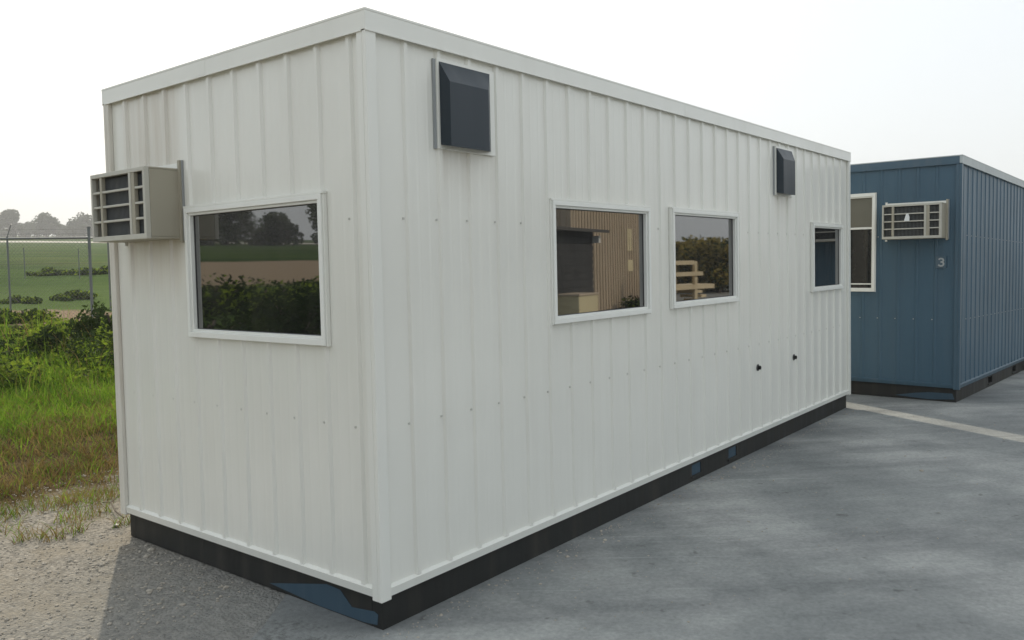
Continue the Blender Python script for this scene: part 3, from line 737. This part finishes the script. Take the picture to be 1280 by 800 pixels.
def tree(x, y, h, cr, label, group='trees beyond the field', seed=0, n=2600, cat='tree', flat=.8, low=.38, mats=('tree_leaves', 'dark_leaves')):
    rg = np.random.default_rng(seed); root = empty('tree', (x, y, gz(x, y)-.1))
    mb = MB(); 
    def limb(p, q, r0, r1):
        p, q = Vector(p), Vector(q); d = (q-p); a = d.orthogonal().normalized(); c = d.normalized().cross(a); B = len(mb.v); m = mb.mi('bark')
        for e, r__ in ((p, r0), (q, r1)):
            for i in range(7): t = 2*pi*i/7; mb.v.append(tuple(e+(a*cos(t)+c*sin(t))*r__))
        for i in range(7): j = (i+1) % 7; mb.f.append((B+i, B+j, B+7+j, B+7+i)); mb.m.append(m)
    limb((0, 0, 0), (.1, .05, h*.38), h*.035, h*.022)
    cl = []
    for i in range(13 if low > .3 else 22):
        a = rg.uniform(0, 2*pi); rr = cr*rg.uniform(.1, .72); z = h*rg.uniform(low, .86); rr *= 1.1-.45*max(0, z/h-.58)/.3
        c = (cos(a)*rr, sin(a)*rr, z); cl.append((*c, rg.uniform(.24, .46)*cr)); limb((.1, .05, h*.36), c, h*.014, h*.004)
    mb.build('trunk', root)
    cl = np.array(cl); ci = rg.integers(0, len(cl), n); p = rg.normal(size=(n, 3)); p /= np.linalg.norm(p, axis=1)[:, None]
    p = cl[ci, :3]+p*(rg.random(n)**.4)[:, None]*cl[ci, 3][:, None]*np.array([1, 1, flat])
    a = rg.normal(size=(n, 3)); a /= np.linalg.norm(a, axis=1)[:, None]; b = np.cross(a, rg.normal(size=(n, 3))); b /= np.linalg.norm(b, axis=1)[:, None]
    s = rg.uniform(.5, 1.3, n)[:, None]*cr*.075
    q = np.stack([p-a*s, p-b*s*.6, p+a*s, p+b*s*.6], 1)
    o = quads_object('crown', q, list(mats), (rg.random(n) < .3).astype(int)); o.parent = root
    tag(root, label, cat, group); return root
def at(px, depth):            # ground spot seen in column px at a given depth
    d = fwd*1.0+rt2*((px-612.9)/1043.4); h = Vector((d.x, d.y)); return -2.598+h.x*depth, -2.819+h.y*depth
K_ = 2.15
for i, (px, dep, h, cr, lb) in enumerate(((-30, 196, 6.8, 4.4, 'hazy tree at the far left edge of the photo, beyond the field'), (17, 192, 6.7, 3.9, 'tallest hazy tree beyond the field, left of the middle one'),
        (40, 200, 3.4, 3.2, 'low hazy tree filling the gap right of the tallest one'), (62, 194, 5.8, 3.7, 'middle hazy tree beyond the field, between the tallest and the corner post'), (84, 202, 3.0, 3.2, 'low hazy tree just right of the middle one'),
        (105, 192, 5.6, 3.9, 'hazy tree seen just behind the corner fence post'), (134, 198, 5.2, 4.0, 'hazy tree half hidden behind the air conditioner'), (0, 203, 3.0, 3.4, 'low hazy tree just left of the tallest one'),
        (175, 198, 6.0, 4.2, 'hazy tree wholly behind the white building'))):
    x, y = at(px, dep*K_); h *= K_; cr *= K_
    tree(x, y, h, cr, lb, seed=20+i, low=.10, n=4200)
for i in range(8):
    t = i/7; x = -84-72*t; y = 158-4*t+rng.uniform(-5, 5)
    tree(x, y, rng.uniform(10, 13) if i != 3 else 7.0, 7.0, ORD[i]+' dark tree from the left in the row reflected in the end window', 'trees reflected in the end window', seed=60+i, n=3000, low=.1)
for i, (px, dep, h) in enumerate(((834, 70, 2.6), (851, 64, 3.0), (868, 60, 4.3), (884, 62, 3.6), (900, 58, 4.1), (918, 60, 3.4))):
    d_ = fwd+rt2*((px-612.9)/1043.4); x, y = -2.6+d_.x*dep, 2.82-d_.y*dep
    tree(x, y, h, 2.3, ['leftmost', 'second', 'third', 'fourth', 'fifth', 'rightmost'][i]+' tree from the left reflected in the middle window', 'trees reflected in the long side windows', seed=90+i, n=3500, low=.1, mats=('olive_leaves', 'tree_leaves'))

# ------------------------------------------------------------------ chain link fence
def fence():
    # corner post at column 115; front run goes left, return run goes away
    x0, y0 = at(115, 19.0); xl, yl = at(13, 19.0)
    d = Vector((xl-x0, yl-y0)); sp = d.length; d.normalize()
    root = empty('chain_link_fence', (x0, y0, gz(x0, y0)))
    tag(root, 'grey chain link fence with a top rail crossing the bank', 'fence')
    base = Vector((x0, y0)); H_ = 1.83; zc = gz(x0, y0)
    loc = lambda v, z: (v.x-x0, v.y-y0, z-zc)
    n = 7; z_line = lambda t: zc+H_ + (.012*t)
    for i in range(n):
        p = base+d*sp*i; g = gz(p.x, p.y); mb = MB(); r_ = .032 if i == 0 else .020
        zt = z_line(sp*i)+(.22 if i == 0 else .04)
        mb.bar(loc(p, g-.2), loc(p, zt), r_, 'galv', sides=10)
        if i == 0: mb.bar(loc(p, zt), loc(p, zt+.03), r_+.01, 'galv', sides=10)
        else: mb.bar(loc(p, zt), (loc(p, zt)[0]+.05, loc(p, zt)[1]-.12, loc(p, zt)[2]+.28), .010, 'galv')
        mb.build('fence_post', root, smooth=False)
    mb = MB(); e = base+d*sp*(n-1); mb.bar(loc(base, z_line(0)), loc(e, z_line(sp*(n-1))), .026, 'galv', sides=8); mb.build('top_rail', root)
    mb = MB()
    for k in (.10, .20): mb.bar(loc(base, z_line(0)+k), loc(e, z_line(sp*(n-1))+k), .0035, 'galv', sides=3)
    mb.build('barbed_wire', root)
    def mesh(a, dirv, length, ztop, hgt):
        mb = MB(); st = .085; k = int(length/st)
        for i in range(-int(hgt/st), k):
            for s in (0, 1):
                t0, t1 = i*st, i*st+hgt
                u0, u1 = max(0, t0), min(length, t1)
                if u1 <= u0: continue
                za, zb_ = (u0-t0), (u1-t0)
                if s: za, zb_ = hgt-za, hgt-zb_
                pa, pb = a+dirv*u0, a+dirv*u1; g0 = ztop(u0)-hgt
                mb.bar(loc(pa, g0+za), loc(pb, g0+zb_), .0022, 'galv', sides=3)
        return mb
    mesh(base, d, sp*(n-1), z_line, H_-.02).build('wire_mesh', root)
    # return run
    d2 = Vector((.55, .83)).normalized()
    for i in range(1, 7):
        p = base+d2*3.0*i; g = gz(p.x, p.y); mb = MB(); mb.bar(loc(p, g-.2), loc(p, g+H_), .022, 'galv', sides=8); mb.build('fence_post', root)
    mb = MB()
    p = base; zz = z_line(0)
    for i in range(1, 7):
        q_ = base+d2*3.0*i; z2 = gz(q_.x, q_.y)+H_; mb.bar(loc(p, zz), loc(q_, z2), .02, 'galv', sides=6); p, zz = q_, z2
    mb.build('top_rail', root)
fence()
# pipe rail further out in the field
def far_rail():
    a = Vector(at(33, 37)); b = Vector(at(101, 37)); d = (b-a)
    root = empty('pipe_rail', (a.x, a.y, gz(a.x, a.y))); tag(root, 'thin posts of a second fence line standing out in the field', 'fence'); zc = gz(a.x, a.y)
    for k in (-1, 0, 1, 2):
        p = a+d*k; mb = MB(); g = gz(p.x, p.y)
        mb.bar((p.x-a.x, p.y-a.y, g-zc-.2), (p.x-a.x, p.y-a.y, g-zc+1.35), .02, 'galv'); mb.build('fence_post', root)
    p0, p1 = a-d, a+d*2
far_rail()

# ------------------------------------------------------------------ loose stones
def stones():
    V = []; F = []; 
    ico = [(0,0,1),(.89,0,.45),(.28,.85,.45),(-.72,.53,.45),(-.72,-.53,.45),(.28,-.85,.45),(.72,.53,-.2),(-.28,.85,-.2),(-.89,0,-.2),(-.28,-.85,-.2),(.72,-.53,-.2)]
    fs = [(0,1,2),(0,2,3),(0,3,4),(0,4,5),(0,5,1),(1,6,2),(2,7,3),(3,8,4),(4,9,5),(5,10,1),(2,6,7),(3,7,8),(4,8,9),(5,9,10),(1,10,6)]
    k = 0
    while k < 7600:
        x = rng.uniform(-3.2, 1.5); y = rng.uniform(-.2, 4.2); slab = k >= 6500
        if slab: x = rng.uniform(-1.2, 7.5); y = .0-abs(rng.normal(0, .10 if rng.random() < .6 else 1.3))
        if x > -.02 and -.03 < y < 2.42: continue
        if not slab and x > .1 and y < 1: continue
        if not slab and y < .9 and x > -1.3+rng.uniform(-.5, .4): continue
        s = (.0035*math.exp(rng.normal(0, .55))+.002)*(.7 if slab else 1); a = rng.uniform(0, 2*pi); z = gz(x, y)+(.0065 if slab else .002)
        sx, sy, sz = rng.uniform(.7, 1.4, 3)*s; b = len(V)
        for v in ico:
            X, Y, Z = v[0]*sx, v[1]*sy, v[2]*sz*.8; V.append((x+X*cos(a)-Y*sin(a), y+X*sin(a)+Y*cos(a), z+Z))
        F += [tuple(b+i for i in f) for f in fs]; k += 1
    me = bpy.data.meshes.new('gravel'); me.from_pydata(V, [], F); me.materials.append(MAT['pebble']); me.update()
    o = bpy.data.objects.new('gravel', me); COL.objects.link(o); tag(o, 'small pale stones scattered over the gravel at the end of the building', 'gravel', kind='stuff')
stones()
mb = MB(); p = Vector((.62, 3.05, .03))
pts = [Vector((.26, 3.24, .02)), Vector((.25, 3.10, .045)), Vector((.19, 2.92, .03)), Vector((.17, 2.76, .015))]
for a, b in zip(pts, pts[1:]): mb.bar(a, b, .006, 'bark', sides=5)
mb.bar(pts[1], pts[1]+Vector((.1, .06, .03)), .004, 'bark', sides=5)
tag(mb.build('twig'), 'thin bent dead twig lying on the gravel', 'twig')
mb = MB(); mb.box((0, 0, 0), (.06, .025, .012), 'sign'); o = mb.build('litter', bevel=.004); o.location = (.06, 2.62, .008); o.rotation_euler = (0, .15, 1.0)
tag(o, 'tiny scrap of white litter on the gravel', 'litter')

# ------------------------------------------------------------------ haze
hm = bpy.data.materials.new('haze'); hm.use_nodes = True; t = hm.node_tree; t.nodes.clear()
o_ = t.nodes.new('ShaderNodeOutputMaterial'); pv = t.nodes.new('ShaderNodeVolumePrincipled')
pv.inputs['Color'].default_value = (.93, .95, .97, 1); pv.inputs['Density'].default_value = .0008; pv.inputs['Anisotropy'].default_value = .2
t.links.new(pv.outputs[0], o_.inputs['Volume']); MAT['haze'] = hm
mb = MB(); mb.box((-422, -302, -3.5), (622, 762, 60), 'haze'); tag(mb.build('haze'), 'thin pale haze over the fields', 'haze', kind='stuff')
